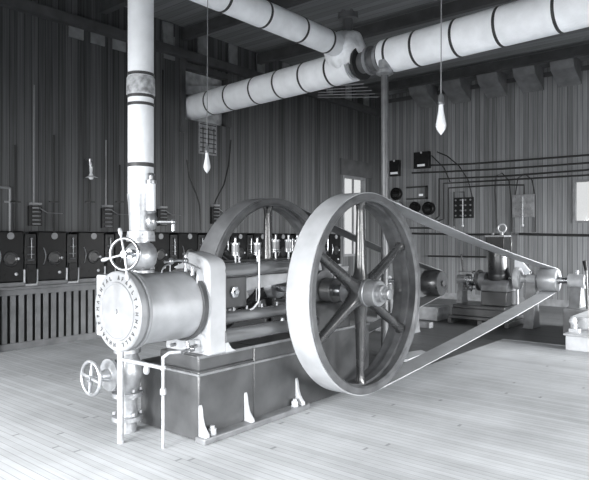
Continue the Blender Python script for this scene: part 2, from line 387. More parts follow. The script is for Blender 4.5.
# base: wide pedestal at the cylinder end, narrower behind the wheels
BX0, BY0, BZ = 3.10, 3.56, .672
m = MB()
m.prism([(BX0, BY0, 0), (3.72, BY0, 0), (3.72, 4.32, 0), (BX0, 4.32, 0)], (0,0,BZ-.12))
m.prism([(BX0+.0, BY0, BZ-.12), (3.72, BY0, BZ-.12), (3.72, 4.05, BZ-.12), (BX0+.0, 4.05, BZ-.12)], (0,0,.12))
m.box(3.72, BY0, 0, 5.55, 4.03, BZ)
m.build('base', M['base'], en, bevel=.012)
m = MB(); m.box(BX0-.02, BY0-.018, .515, 4.35, BY0+.01, .535); m.box(BX0-.018, BY0, .515, BX0+.01, 4.33, .535); m.box(BX0-.012, BY0-.012, BZ-.022, 5.56, BY0+.01, BZ+.003)
m.build('moulding', M['machine'], en, bevel=.004)
m = MB(); m.prism([(BX0-.03, 3.455, 0), (4.34, 3.455, 0), (4.40, 3.48, 0), (4.42, BY0+.01, 0), (BX0-.03, BY0+.01, 0)], (0,0,.048))
m.build('foot_flange', M['machine'], en, bevel=.008)
for X in (BX0+.015, 3.62, 4.30):
    prof = [(0, 0), (-.092, 0), (-.088, .03), (-.062, .055), (-.038, .09), (-.022, .14), (-.012, .21), (0, .245)]
    MB().prism([(X-.02, BY0+y, .045+z) for y, z in prof], (.04, 0, 0)).build('gusset', M['frame'], en, bevel=.008)
for X in (3.20, 4.22):
    m = MB(); m.lathe((X, 3.513, .04), (0,0,1), [(0,.036),(.012,.036),(.014,.032),(.055,.032),(.057,.018),(.075,.018)], 6); m.build('foundation_bolt', M['frame'], en)
# cylinder
m = MB(); m.lathe((CX+.10, CY, CZ), (1,0,0), [(0,.285),(.03,.285),(.035,.268),(.54,.268),(.545,.278),(.57,.278)], 64)
m.build('cylinder', M['jacket'], en)
MB().lathe((CX+.57, CY, CZ), (1,0,0), [(0,.262),(.02,.262),(.023,.29),(.065,.29),(.068,.255),(.09,.255)], 64).build('cylinder_flange', M['base'], en)
m = MB(); m.lathe((CX, CY, CZ), (1,0,0), [(-.012,0),(-.012,.015),(-.003,.018),(-.003,.195),(-.007,.2),(-.007,.212),(0,.216),(0,.285),(.008,.294),(.05,.296),(.055,.280),(.075,.280),(.08,.296),(.10,.296)], 64)
hd = m.build('cylinder_head', M['head'], en)
# raised maker's lettering round the head (worn, illegible): a ring of small strokes
m = MB(); rng = random.Random(3)
N = 30
for i in range(N):
    a = 2*PI*i/N; er = Vector((0, math.cos(a), math.sin(a))); et = Vector((0, -math.sin(a), math.cos(a))); c = Vector((CX-.001, CY, CZ))+er*.248
    if i in (7, 22): continue
    for (r0, t0, r1, t1) in rng.choice([[(-.015,-.008,.015,-.008),(.013,-.008,.013,.008),(0,-.008,0,.006)], [(-.015,-.009,.015,-.009),(-.015,.009,.015,.009),(.0,-.009,.0,.009)], [(-.015,0,.015,0),(.014,-.009,.014,.009)], [(-.015,-.009,.015,-.009),(-.013,-.009,-.013,.008)], [(-.015,-.009,.015,0),(.015,0,-.015,.009)]]):
        p = c+er*r0+et*t0; q = c+er*r1+et*t1; m.cyl(p, q, .0034, n=6)
m.build('raised_lettering', M['letter'], hd)
# steam chest at the far side
m = MB(); m.box(CX+.03, 3.9, .855, 3.06, 4.09, 1.32); m.box(2.76, 4.05, .80, 3.04, 4.34, 1.12)
m.build('steam_chest', M['frame'], en, bevel=.012)
# main frame plate (bonnet)
X0, X1 = 3.15, 3.345
def yz(l): return [(X0, y, z) for y, z in l]
prof = [(3.50, BZ), (4.04, BZ), (4.04, 1.20), (4.0, 1.26), (3.82, 1.28), (3.80, 1.48), (3.77, 1.49), (3.68, 1.475), (3.60, 1.452), (3.545, 1.43), (3.515, 1.40), (3.50, 1.36)]
m = MB(); m.prism([(X0, y, z) for y, z in prof], (X1-X0, 0, 0)); fr = m.build('frame', M['frame'], en, bevel=.018)
m = MB(); m.prism([(X1-.01, 3.50, BZ), (X1+.12, 3.50, BZ), (X1+.06, 3.50, BZ+.03), (X1+.02, 3.50, BZ+.09), (X1-.01, 3.50, BZ+.2)], (0, .5, 0)); m.build('frame_foot', M['frame'], en, bevel=.01)
m = MB(); m.prism([(X0-.03, 3.60, 1.36), (X0-.03, 3.77, 1.41), (X0-.03, 3.9, 1.36), (X0-.03, 3.80, 1.32), (X0-.03, 3.66, 1.30)], (.04, 0, 0)); m.prism([(X0-.06, 3.56, 1.18), (X0-.06, 3.585, 1.18), (X0-.06, 3.585, 1.36), (X0-.06, 3.56, 1.30)], (.07, 0, 0))
m.build('rib', M['frame'], en, bevel=.008)
m = MB(); m.lathe((X0-.02, 3.60, .77), (1,0,0), [(0,.075),(.025,.085)], 24); m.cb((X0-.045, 3.60, .77), .05, .055, .055); m.build('anchor_boss', M['frame'], en, bevel=.006)
# guide bars and rods between frame and crank
for (Y, z, r, X2, mt, nm) in ((3.56, 1.335, .06, 4.5, 'darksteel', 'guide_bar'), (3.585, .94, .052, 4.42, 'darksteel', 'guide_bar'), (3.54, .80, .062, 4.55, 'darksteel', 'guide_bar'), (3.98, 1.335, .06, 4.5, 'darksteel', 'guide_bar'), (3.96, .87, .06, 4.5, 'darksteel', 'guide_bar')):
    MB().cyl((X1-.02, Y, z), (X2, Y, z), r, n=28).build(nm, M[mt], en)
MB().box(X1, 3.62, 1.33, 4.55, 3.93, 1.40).build('top_casting', M['darkpaint'], en, bevel=.015)
m = MB(); m.prism([(3.75, 3.74, 1.12), (4.75, 3.74, 1.20), (4.75, 3.74, 1.32), (3.75, 3.74, 1.24)], (0, .07, 0)); m.build('connecting_rod', M['machinelight'], en, bevel=.01)
m = MB(); m.box(3.40, 3.64, 1.00, 3.72, 3.90, 1.27); m.build('crosshead', M['base'], en, bevel=.012)
MB().lathe((3.56, 3.64, 1.14), (0,-1,0), [(0,.05),(.02,.05),(.025,.02),(.04,.02)], 6).build('crosshead_pin', M['steel'], en)
MB().cyl((3.28, 3.77, 1.14), (3.42, 3.77, 1.14), .03).build('piston_rod', M['steel'], en)
m = MB(); m.box(4.40, 3.60, BZ-.01, 4.56, 3.95, .99); m.box(4.58, 3.56, BZ-.01, 5.2, 3.68, .95); m.box(4.58, 3.86, BZ-.01, 5.2, 3.98, .95); m.build('bearing_pedestal', M['darkpaint'], en, bevel=.02)
m = MB()
for Y in (3.55, 3.85): m.cyl((4.92, Y, 1.065), (4.92, Y+.14, 1.065), .125, n=32)
m.build('main_bearing', M['darkpaint'], en, bevel=.01)
m = MB(); m.cyl((4.92, 3.44, 1.065), (4.92, 4.33, 1.065), .055, n=24); m.build('crankshaft', M['steel'], en)
m = MB(); m.cyl((4.92, 3.70, 1.065), (4.92, 3.74, 1.065), .20, n=32); m.cyl((4.92, 3.80, 1.065), (4.92, 3.84, 1.065), .20, n=32); m.build('crank_disc', M['machine'], en)
# oil cups
def oil_cup(p, s=1.0):
    x, y, z = p
    o = MB().lathe(p, (0,0,1), [(0,.008*s),(.05*s,.008*s),(.052*s,.03*s),(.062*s,.03*s),(.064*s,.01*s),(.066*s,.01*s)], 16)
    o.lathe((x, y, z+.062*s), (0,0,1), [(0,.025*s),(.005*s,.031*s),(.012*s,.031*s)], 16)
    o.lathe((x, y, z+.128*s), (0,0,1), [(0,.031*s),(.012*s,.031*s),(.014*s,.008*s),(.045*s,.008*s),(.047*s,.012*s),(.055*s,.008*s)], 16)
    o.cyl((x-.04*s, y, z+.14*s), (x+.04*s, y, z+.14*s), .004*s, n=8)
    c = o.build('oil_cup', M['brass'], en)
    MB().cyl((x, y, z+.072*s), (x, y, z+.13*s), .026*s, n=16).build('oil_glass', M['machine'], c)
oil_cup((3.50, 3.56, 1.39), 1.2); oil_cup((3.765, 3.56, 1.39), 1.2); oil_cup((4.21, 3.74, 1.40), 1.3); oil_cup((4.42, 3.76, 1.40), 1.3); oil_cup((4.58, 3.78, 1.40), 1.3); oil_cup((5.04, 3.95, 1.19), 1.4)
MB().lathe((3.58, 3.6, 1.385), (0,0,1), [(0,.02),(.02,.02),(.022,.01),(.04,.01),(.042,.02),(.05,.02),(.052,.006),(.065,.006)], 12).build('grease_plug', M['brass'], en)
MB().tube([(3.715, 3.49, 1.50), (3.715, 3.49, 1.10), (3.70, 3.49, 1.05), (3.66, 3.51, 1.0), (3.65, 3.53, .99)], .0085).build('oil_pipe', M['whitepipe'], en)
m = MB()
for X in (3.50, 3.66, 3.85, 4.05): m.cyl((X, 3.585, .985), (X, 3.585, 1.02), .013)
m.cyl((4.03, 3.50, .86), (4.03, 3.50, .885), .02); m.build('oil_plug', M['brass'], en)
m = MB(); m.tube(arc((4.62, 3.62, 1.28), (1,0,0), (0,0,1), .12, PI, 0, 16), .018); m.build('crank_oil_pipe', M['frame'], en)
m = MB(); m.cyl((3.9, 3.70, 1.03), (3.9, 3.70, 1.16), .006); m.cyl((3.60, 3.68, 1.27), (3.60, 3.68, 1.33), .01); m.build('wiper', M['brass'], en)
# small relief cock and pipe on the cylinder top
m = MB(); m.tube([(2.80, 3.60, 1.42), (2.92, 3.60, 1.43), (3.02, 3.60, 1.42)], .012); m.sph((2.86, 3.60, 1.425), .026); m.sph((3.0, 3.60, 1.425), .024); m.cyl((3.0, 3.60, 1.34), (3.0, 3.60, 1.48), .012); m.cyl((2.98, 3.60, 1.475), (3.02, 3.60, 1.475), .012); m.cyl((3.05, 3.58, 1.31), (3.05, 3.58, 1.37), .018); m.tube(arc((2.84, 3.60, 1.33), (1,0,0), (0,0,1), .07, PI*.95, PI*.45, 8), .006)
m.build('relief_cock', M['brass'], en)
# drain cocks under the cylinder
m = MB(); m.cyl((3.0, 3.58, .80), (3.0, 3.56, .72), .014); m.cyl((2.93, 3.56, .725), (3.08, 3.56, .76), .014); m.sph((3.03, 3.56, .745), .026); m.cyl((2.86, 3.60, .79), (2.90, 3.60, .79), .014)
m.build('drain_cock', M['brass'], en)

# ------------------------------------------------------------------ flywheels
def flywheel(yc, label, name='flywheel'):
    R, W, xc, zc = .969, .29, 4.92, 1.065
    t = thing(name, label, 'flywheel', (xc, yc, zc))
    c = Vector((xc, yc, zc)); sgn = -1 if yc < 3.76 else 1
    w = W/2
    m = MB(); m.lathe(c, (0,1,0), [(-w,R-.06),(-w,R-.006),(-w+.006,R),(w-.006,R),(w,R-.006),(w,R-.075),(w-.02,R-.08),(.04,R-.055),(.035,R-.085),(-.035,R-.085),(-.04,R-.055),(-w+.02,R-.08)], 96, closed=True)
    m.build('rim', M['rim'], t)
    MB().lathe(c, (0,sgn,0), [(-.17,.10),(-.165,.125),(-.10,.135),(.10,.135),(.105,.128),(.215,.128),(.225,.12)], 40).build('hub', M['pulley'], t)
    MB().lathe(c, (0,sgn,0), [(.225,.0),(.225,.085),(.27,.085),(.275,.06),(.30,.06),(.302,.052),(.335,.052),(.34,.04),(.34,0)], 24).build('shaft_cap', M['pulley'], t)
    for i in range(6):
        a = PI/2+i*PI/3; e = Vector((math.cos(a), 0, math.sin(a))); tt = Vector((-math.sin(a), 0, math.cos(a))); y = Vector((0,1,0))
        m = MB(); rings = []
        for r_, hw_, hy in ((.10,.105,.075),(.15,.075,.07),(.21,.060,.06),(.30,.054,.052),(.55,.047,.043),(.78,.042,.036),(.85,.046,.040),(.892,.062,.055)):
            rings.append([m.bm.verts.new(c+e*r_+tt*(hw_*math.copysign(abs(math.cos(2*PI*k/16))**.8, math.cos(2*PI*k/16)))+y*(hy*math.copysign(abs(math.sin(2*PI*k/16))**.8, math.sin(2*PI*k/16)))) for k in range(16)])
        for A, B in zip(rings, rings[1:]):
            for k in range(16): m.bm.faces.new((A[k], A[(k+1)%16], B[(k+1)%16], B[k]))
        m.bm.faces.new(rings[0][::-1]); m.bm.faces.new(rings[-1])
        m.build('spoke', M['spoke'], t)
    return t
flywheel(3.255, 'large near flywheel with six dark spokes, standing in front of the engine')
flywheel(4.49, 'far flywheel on the hidden side of the engine, only its upper arc showing')

def belt(yc, x1, z1, r1, x2, z2, r2, width, mat, label):
    d = Vector((x2-x1, 0, z2-z1)); L = d.length; base = math.atan2(d.z, d.x); al = math.acos((r1-r2)/L)
    def loop(off):
        pts = []
        n1, n2 = 60, 16
        a0 = base+al; a1 = base+2*PI-al
        for i in range(n1+1): a = a0+(a1-a0)*i/n1; pts.append((x1+(r1+off)*math.cos(a), z1+(r1+off)*math.sin(a)))
        b0_, b1_ = base-al, base+al
        lowA = pts[-1]
        second = [(x2+(r2+off)*math.cos(b0_+(b1_-b0_)*i/n2), z2+(r2+off)*math.sin(b0_+(b1_-b0_)*i/n2)) for i in range(n2+1)]
        def mid(p, q, sag): return [(p[0]+(q[0]-p[0])*t, p[1]+(q[1]-p[1])*t-sag*4*t*(1-t)) for t in [j/12 for j in range(1, 12)]]
        return pts+mid(pts[-1], second[0], .03)+second+mid(second[-1], pts[0], .05)
    A, B = loop(-.001), loop(.009)
    m = MB(); y0, y1 = yc-width/2, yc+width/2; n = len(A)
    va = [[m.bm.verts.new((p[0], y, p[1])) for p in P] for P, y in ((A, y0), (B, y0), (B, y1), (A, y1))]
    for i in range(n):
        j = (i+1) % n
        for k in range(4): m.bm.faces.new((va[k][i], va[k][j], va[(k+1)%4][j], va[(k+1)%4][i]))
    o = m.build('drive_belt', M[mat], origin=(x1, yc, z1)); return tag(o, label, 'belt')
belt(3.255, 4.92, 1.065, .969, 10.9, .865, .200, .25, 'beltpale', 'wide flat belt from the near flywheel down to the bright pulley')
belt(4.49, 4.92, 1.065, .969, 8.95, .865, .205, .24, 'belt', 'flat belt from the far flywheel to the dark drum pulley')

# ------------------------------------------------------------------ exhaust valve and small pipes below the cylinder
ex, ey = 2.90, 4.22
ev = thing('exhaust_valve', 'flanged exhaust valve with oval handwheel standing on the floor under the cylinder', 'valve', (ex, ey, 0))
MB().lathe((ex, ey, 0), (0,0,1), [(0,.075),(.09,.07),(.10,.125),(.135,.125),(.14,.085),(.24,.08),(.29,.09),(.295,.125),(.33,.125),(.335,.085),(.38,.10),(.46,.125),(.52,.125),(.60,.10),(.65,.08),(.655,.11),(.70,.11),(.705,.08),(.81,.08)], 36).build('valve_body', M['valve'], ev)
m = MB()
for z in (.145, .285, .34):
    for a in range(6): m.lathe((ex+.105*math.cos(a*PI/3+.4), ey+.105*math.sin(a*PI/3+.4), z), (0,0,1), [(-.0,.014),(.025,.014)], 6)
m.build('bolt', M['whitepipe'], ev)
MB().lathe((ex-.08, ey, .495), (-1,0,0), [(0,.09),(.07,.075),(.075,.13),(.10,.13),(.105,.05),(.16,.035),(.17,.03)], 32).build('bonnet', M['valve'], ev)
MB().cyl((ex-.2, ey, .495), (2.53, ey, .50), .013).cyl((2.74, ey+.05, .53), (2.64, ey+.01, .52), .01).cyl((2.74, ey-.05, .46), (2.64, ey-.01, .48), .01).build('stem', M['steel'], ev)
MB().torus((2.566, ey, .50), (1,0,0), .13, .016, 36, 10).cyl((2.54, ey, .5), (2.59, ey, .5), .028).build('handwheel', M['valve'], ev)
for i in range(4):
    a = i*PI/2+.15; e = Vector((0, math.cos(a), math.sin(a))); c = Vector((2.566, ey, .50)); MB().cyl(c+e*.02, c+e*.125, .018, .013, n=10).build('spoke', M['valve'], ev)
dr = thing('drain_pipe', 'thin white drain pipes forming an H between the cylinder and the floor', 'pipe', (2.70, 4.02, 0))
MB().cyl((2.70, 4.02, 0), (2.70, 4.02, .74), .026).build('thick_riser', M['whitepipe'], dr)
m = MB(); m.cyl((2.84, 3.67, 0), (2.84, 3.67, .70), .0125).lathe((2.84, 3.67, .40), (0,0,1), [(0,.014),(.01,.024),(.05,.024),(.06,.014)], 12).tube([(2.84, 3.67, .69), (2.87, 3.64, .725), (2.93, 3.59, .73), (2.95, 3.57, .728)], .014)
m.build('thin_riser', M['whitepipe'], dr)
m = MB(); m.cyl((2.70, 4.02, .655), (2.84, 3.67, .61), .016); m.lathe((2.79, 3.81, .575), (0,0,1), [(-.025,.012),(-.015,.022),(.01,.026),(.035,.02),(.06,.014)], 14).sph((2.84, 3.67, .61), .025); m.build('cross_pipe', M['whitepipe'], dr)

# ------------------------------------------------------------------ line shaft: bright pulley, dynamo, bearings
SX, SZ = 10.9, .865
pu = thing('belt_pulley', 'bright round pulley at the end of the long near belt', 'pulley', (SX, 3.26, SZ))
MB().lathe((SX, 3.26, SZ), (0,1,0), [(-.155,.17),(-.155,.193),(-.145,.2),(.145,.2),(.155,.193),(.155,.17)], 48).build('rim', M['jacket'], pu)
MB().lathe((SX, 3.115, SZ), (0,-1,0), [(-.02,.17),(-.01,.165),(0,.07),(.02,.06),(.05,.055),(.052,0)], 32).build('hub', M['pulley'], pu)
sh = MB().cyl((SX, 2.45, SZ), (SX, 3.08, SZ), .05).cyl((SX, 3.41, SZ), (SX, 4.0, SZ), .035).build('line_shaft', M['steel'], origin=(SX, 3.0, SZ)); tag(sh, 'steel shaft carrying the bright pulley between its bearings', 'shaft')
def bearing(Y, x, label, wide=.16, r=.085, foot=.12):
    t = thing('shaft_bearing', label, 'bearing', (x, Y, foot))
    MB().cyl((x, Y-wide/2, SZ), (x, Y+wide/2, SZ), r, n=28).build('bearing_shell', M['machinelight'], t)
    MB().prism([(x-.2, Y-.09, foot), (x+.2, Y-.09, foot), (x+.17, Y-.09, foot+.05), (x+.07, Y-.09, SZ-.06), (x-.07, Y-.09, SZ-.06), (x-.17, Y-.09, foot+.05)], (0,.18,0)).build('pedestal', M['machine'], t, bevel=.01)
    MB().lathe((x, Y, SZ+r-.01), (0,0,1), [(0,.02),(.02,.02),(.025,.03),(.07,.03),(.075,.01)], 14).build('oil_cup', M['brass'], t)
    return t
bearing(3.56, SX, 'pale pedestal bearing between the bright pulley and the coupling disc', foot=0)
bearing(2.80, SX, 'pale pedestal bearing on the right side of the bright pulley', .26, .12, foot=.42)
cd = thing('coupling', 'round disc coupling beside the upright dynamo magnet', 'coupling', (SX, 3.82, SZ))
MB().lathe((SX, 3.74, SZ), (0,1,0), [(0,.10),(.02,.19),(.05,.20),(.10,.20)], 40).build('disc', M['machinelight'], cd)
MB().lathe((SX, 3.60, SZ), (0,1,0), [(.06,.05),(.10,.07),(.14,.08)], 24).build('boss', M['machinelight'], cd)

dy_ = thing('dynamo', 'dark upright dynamo with tall round field magnet and brush gear, behind the long belt', 'dynamo', (SX, 4.3, 0))
m = MB(); m.box(SX-.45, 3.95, .10, SX+.45, 5.05, .16); m.box(SX-.40, 3.98, .16, SX-.3, 5.0, .30); m.box(SX+.3, 3.98, .16, SX+.4, 5.0, .30); m.box(SX-.40, 4.0, .30, SX+.4, 4.98, .36); m.box(SX-.42, 3.92, 0, SX+.42, 4.0, .10); m.box(SX-.42, 5.0, 0, SX+.42, 5.08, .10); m.box(SX-.42, 4.4, 0, SX+.42, 4.5, .10)
m.build('bed_rails', M['darkpaint'], dy_, bevel=.01)
m = MB(); m.box(SX-.24, 4.02, .36, SX+.24, 4.50, .62); m.build('foot_block', M['darkpaint'], dy_, bevel=.015)
m = MB(); m.prism([(SX-.24, 4.01, .62), (SX+.24, 4.01, .62), (SX+.24, 4.01, .74), (SX+.16, 4.01, .83), (SX-.16, 4.01, .83), (SX-.24, 4.01, .74)], (0, .50, 0)); m.build('pole_piece', M['machine'], dy_, bevel=.02)
MB().lathe((SX, 4.26, .88), (0,0,1), [(-.1,.12),(-.06,.19),(.02,.21),(.06,.205),(.10,.185),(.46,.185),(.47,.205),(.50,.205),(.51,.15)], 40).build('field_magnet', M['drum'], dy_)
MB().box(SX-.17, 4.10, 1.37, SX+.17, 4.44, 1.64).build('yoke', M['slate'], dy_, bevel=.015)
m = MB().box(SX-.18, 4.09, 1.62, SX+.18, 4.45, 1.65); m.build('yoke_cap', M['machine'], dy_)
MB().cyl((SX, 4.2, 1.64), (SX, 4.2, 1.70), .03).torus((SX, 4.2, 1.78), (.77,.64,0), .075, .02, 24, 8).sph((SX-.05, 4.35, 1.68), .03).build('lifting_ring', M['machine'], dy_)
MB().cyl((SX, 4.48, .80), (SX, 4.66, .80), .16, n=32).build('armature', M['machine'], dy_)
MB().cyl((SX, 4.66, .80), (SX, 4.88, .80), .11, n=40).build('commutator', M['steel'], dy_)
m = MB(); m.cyl((SX, 4.88, .80), (SX, 5.05, .80), .09, n=28); m.prism([(SX-.16, 4.92, .36), (SX+.16, 4.92, .36), (SX+.06, 4.92, .78), (SX-.06, 4.92, .78)], (0,.1,0)); m.build('end_bearing', M['machine'], dy_)
m = MB()
for s in (-1, 1):
    m.cyl((SX+.16*s, 4.60, .86), (SX+.16*s, 4.92, .86), .012); 
    for j in range(4): m.cb((SX+.14*s, 4.68+.055*j, .86), .06, .035, .05)
m.cyl((SX-.2, 4.55, .95), (SX-.2, 4.95, .97), .008); m.cyl((SX-.22, 4.60, .66), (SX-.22, 4.9, .60), .012); m.torus((SX-.12, 4.74, .66), (0,1,0), .06, .012, 16, 6)
m.build('brush_gear', M['brass'], dy_)
MB().cyl((SX-.1, 4.9, .95), (SX-.14, 4.93, 1.25), .018).sph((SX-.14, 4.93, 1.26), .028).build('brush_lever', M['darkpaint'], dy_)
m = MB(); m.cyl((SX, 4.60, .80), (SX, 4.63, .80), .2, n=32); m.build('brush_ring', M['darkpaint'], dy_)
rg = random.Random(5)
for j in range(9):
    a = j*2*PI/9; MB().cb((SX-.10*abs(math.cos(a))-.06, 4.66+.025*j, .80+.16*math.sin(a)), .05, .04, .05).build('brush_holder', M['brass'] if j % 2 else M['darkpaint'], dy_)
dy_.location.y -= .1
# plate over the coupling bearing
pts = [onX(u, v, SX+.26) for u, v in ((514.5, 260), (520.5, 260), (530, 270.5), (529.5, 276), (514.5, 271.5))]
m = MB().prism(pts, (.025, 0, 0)).cyl((SX+.272, pts[4].y-.06, 0), (SX+.272, pts[4].y-.06, pts[4].z+.02), .012)
o = m.build('guard_plate', M['rag'], origin=(SX+.28, 3.75, 0)); tag(o, 'small bright white slanted plate on a thin rod behind the coupling', 'plate')

# dark drum pulley of the far belt
dpul = thing('drum_pulley', 'dark drum pulley just right of the near flywheel', 'pulley', (8.95, 4.49, SZ))
MB().lathe((8.95, 4.49, SZ), (0,1,0), [(-.15,.17),(-.15,.198),(-.14,.205),(.14,.205),(.15,.198),(.15,.17)], 44).build('rim', M['drum'], dpul)
MB().lathe((8.95, 4.34, SZ), (0,-1,0), [(-.02,.17),(-.02,.17),(-.015,.08),(.0,.05),(.03,.045),(.032,0)], 28).build('hub', M['darkpaint'], dpul)
sh = MB().cyl((8.95, 4.62, SZ), (8.95, 5.5, SZ), .04).build('drum_shaft', M['steel'], origin=(8.95, 5.0, SZ)); tag(sh, 'short steel shaft behind the dark drum pulley', 'shaft')
bearing(4.92, 8.95, 'pedestal bearing carrying the dark drum pulley, half hidden by the near flywheel', foot=0)
bearing(5.4, 8.95, 'pedestal bearing at the far end of the drum shaft', foot=0)
o = MB().box(10.55, 5.22, 0, 11.1, 5.65, .26).build('timber_block', M['machinelight'], bevel=.01, origin=(10.8, 5.4, 0)); tag(o, 'pale timber block on the floor left of the upright dynamo', 'block')
o = MB().box(9.6, 4.9, 0, 9.75, 6.3, .1).build('timber_skid', M['machine'], bevel=.01, origin=(9.7, 5.6, 0)); tag(o, 'low timber skid lying on the dark floor behind the belt', 'timber')

# machine at the right edge
rm = thing('machine_foundation', 'stepped white foundation block at the right edge of the view', 'foundation', (9.0, 2.1, 0))
MB().box(9.0, 1.3, 0, 11.5, 2.47, .21).build('lower_block', M['whiteblock'], rm, bevel=.012)
MB().box(9.0, 1.3, .21, 11.5, 2.5, .235).build('top_ledge', M['machinelight'], rm, bevel=.006)
MB().box(9.55, 1.3, .235, 11.5, 2.55, .42).build('upper_block', M['whiteblock'], rm, bevel=.012)
MB().lathe((9.55, 2.38, .32), (-1,0,0), [(0,.10),(.03,.10),(.035,.06),(.05,.06)], 28).build('round_boss', M['machinelight'], rm)
m = MB(); m.box(10.6, 2.55, 0, 11.2, 2.95, .42); m.build('bearing_block', M['machine'], rm, bevel=.01)
m = MB(); m.cb((9.22, 2.40, .26), .1, .14, .05); m.cyl((9.22, 2.40, .28), (9.22, 2.40, .36), .03); m.sph((9.20, 2.42, .40), .055); m.build('adjusting_screw', M['whiteblock'], rm)
lv = thing('starting_lever', 'dark lever standing beside the bearing at the right edge', 'lever', (10.75, 2.58, .42))
MB().cyl((10.75, 2.60, .42), (10.75, 2.62, 1.08), .02).build('lever_rod', M['darkpaint'], lv)
MB().cyl((10.75, 2.62, 1.06), (10.73, 2.64, 1.22), .03, .035).build('grip', M['slate'], lv)

o = MB().prism([(6.72, 3.95, 0), (7.10, 4.10, 0), (7.55, 3.98, 0), (7.45, 3.84, 0), (6.85, 3.80, 0)], (0,0,.03)).build('board_offcut', M['whiteblock'], origin=(7.1, 3.95, 0)); tag(o, 'pale offcut of board on the floor just behind the near belt', 'board')

# ------------------------------------------------------------------ slatted bench with the regulator row
bn = thing('slatted_bench', 'long grey bench with upright slats running along the left wall', 'bench', (3.0, 8.7, 0))
BL0, BL1, BYF = -1.0, 12.3, 8.52
MB().box(BL0, BYF-.04, .86, BL1, YL-.01, .90).build('bench_top', M['slat'], bn, bevel=.008)
m = MB(); m.box(BL0, BYF-.02, .78, BL1, BYF+.02, .86); m.box(BL0, BYF-.03, 0, BL1, BYF+.01, .10); m.build('rail', M['slat'], bn, bevel=.006)
m = MB()
x = BL0+.03
while x < BL1-.1: m.box(x, BYF-.012, .10, x+.072, BYF+.012, .78); x += .122
m.build('slats', M['slat'], bn, smooth=False)
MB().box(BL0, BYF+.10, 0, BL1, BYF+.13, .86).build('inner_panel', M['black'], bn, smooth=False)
m = MB(); m.box(3.62, BYF-.06, 0, 3.74, BYF-.02, .88); m.build('post', M['machine'], bn, bevel=.01)

def cabinet(x):
    t = thing('regulator_cabinet', '', 'cabinet', (x, 8.70, .90), 'row of regulator cabinets on the slatted bench')
    y0, y1 = 8.56, 8.86
    MB().box(x-.235, y0, .96, x+.235, y1, 1.70).build('body', M['gloss'], t, bevel=.02)
    MB().box(x-.245, y0-.02, .90, x+.245, y1, .96).build('plinth', M['slat'], t, bevel=.006)
    m = MB(); pts = [(x-.235, y0-.01, 1.0)]+[(x-.235+.12*math.sin(PI*i/12), y0-.01, 1.0+.66*i/12) for i in range(1, 12)]+[(x-.235, y0-.01, 1.66)]
    m.prism(pts, (0,.02,0)); m.build('curved_guard', M['gloss'], t)
    m = MB(); m.tube([(x-.235+.125*math.sin(PI*i/12), y0-.015, 1.08+.5*i/12) for i in range(3, 10)], .007, 6); m.build('guard_edge', M['brass'], t)
    m = MB().lathe((x+.03, y0-.004, 1.63), (0,-1,0), [(0,.0),(0,.05),(.012,.05),(.014,0)], 20); m.build('name_plate', M['machine'], t)
    MB().sph((x+.14, y0-.012, 1.30), .022, 10).build('knob', M['machinelight'], t)
    MB().sph((x+.11, y0-.012, 1.08), .024, 10).build('knob', M['machinelight'], t)
    MB().lathe((x+.03, y0-.002, 1.3), (0,-1,0), [(0,.11),(.02,.10),(.022,.08),(.01,.07),(.01,0)], 24).build('dial', M['cabgrey'], t)
    return t
def switch(x):
    t = thing('knife_switch', '', 'switch', (x, 8.64, .90), 'row of narrow switch panels between the regulator cabinets')
    y0 = 8.56
    MB().box(x-.085, y0, .93, x+.085, y0+.05, 1.66).build('slate_panel', M['slate'], t, bevel=.006)
    m = MB(); m.box(x-.105, y0-.02, .90, x-.085, y0+.06, 1.14); m.box(x+.085, y0-.02, .90, x+.105, y0+.06, 1.14); m.box(x-.105, y0-.02, .90, x+.105, y0+.07, .93); m.build('feet', M['machinelight'], t, bevel=.003)
    m = MB(); m.cyl((x, y0-.03, 1.30), (x, y0-.03, 1.58), .007, n=8); m.sph((x, y0-.03, 1.59), .017, 10)
    for z in (1.28, 1.36, 1.47): m.cyl((x-.05, y0-.008, z), (x+.05, y0-.008, z), .008, n=8)
    m.build('switch_blade', M['brass'], t)
    m = MB(); m.box(x-.07, y0-.03, .95, x+.07, y0, 1.22); m.build('resistance_box', M['gloss'], t, bevel=.006)
    return t
ordn = ['first','second','third','fourth','fifth','sixth','seventh','eighth','ninth','tenth','eleventh','twelfth','thirteenth']
c0 = cabinet(3.90); s0 = switch(4.225)
for i in range(13):
    lab = 'glossy dark regulator cabinet, %s from the left edge of the photo along the slatted bench' % ordn[i]
    if i == 0: c0['label'] = lab
    else: dup(c0, (3.90+.66*i, 8.70, .90), lab)
    if i == 12: continue
    lab = 'narrow slate switch panel, %s from the left edge of the photo, between regulator cabinets' % ordn[i]
    if i == 0: s0['label'] = lab
    else: dup(s0, (4.225+.66*i, 8.64, .90), lab)

# left wall conduits and coils
def wall_switch(u, v0, v1, label):
    a = onY(u, v0, YL-.06); b_ = onY(u, v1, YL-.06)
    t = thing('coil_switch', label, 'switch', tuple(b_))
    x = a.x
    MB().box(x-.10, YL-.05, b_.z, x+.10, YL, a.z).build('backing', M['slate'], t)
    m = MB()
    for j in range(5): z = b_.z+.03+(a.z-b_.z-.06)*j/4; m.torus((x, YL-.08, z), (0,0,1), .05, .012, 16, 6)
    m.build('coil', M['machine'], t)
    MB().box(x-.08, YL-.09, a.z+.02, x+.08, YL, a.z+.05).tube([(x+.05, YL-.08, a.z-.03), (x+.16, YL-.1, a.z-.1), (x+.45, YL-.02, a.z-.1)], .008, 6).build('crossarm', M['machine'], t)
wall_switch(36, 206, 226, 'coiled switch on the left wall above the regulator row, near the photo left edge')
wall_switch(108, 208, 228, 'coiled switch on the left wall just left of the vertical steam pipe')
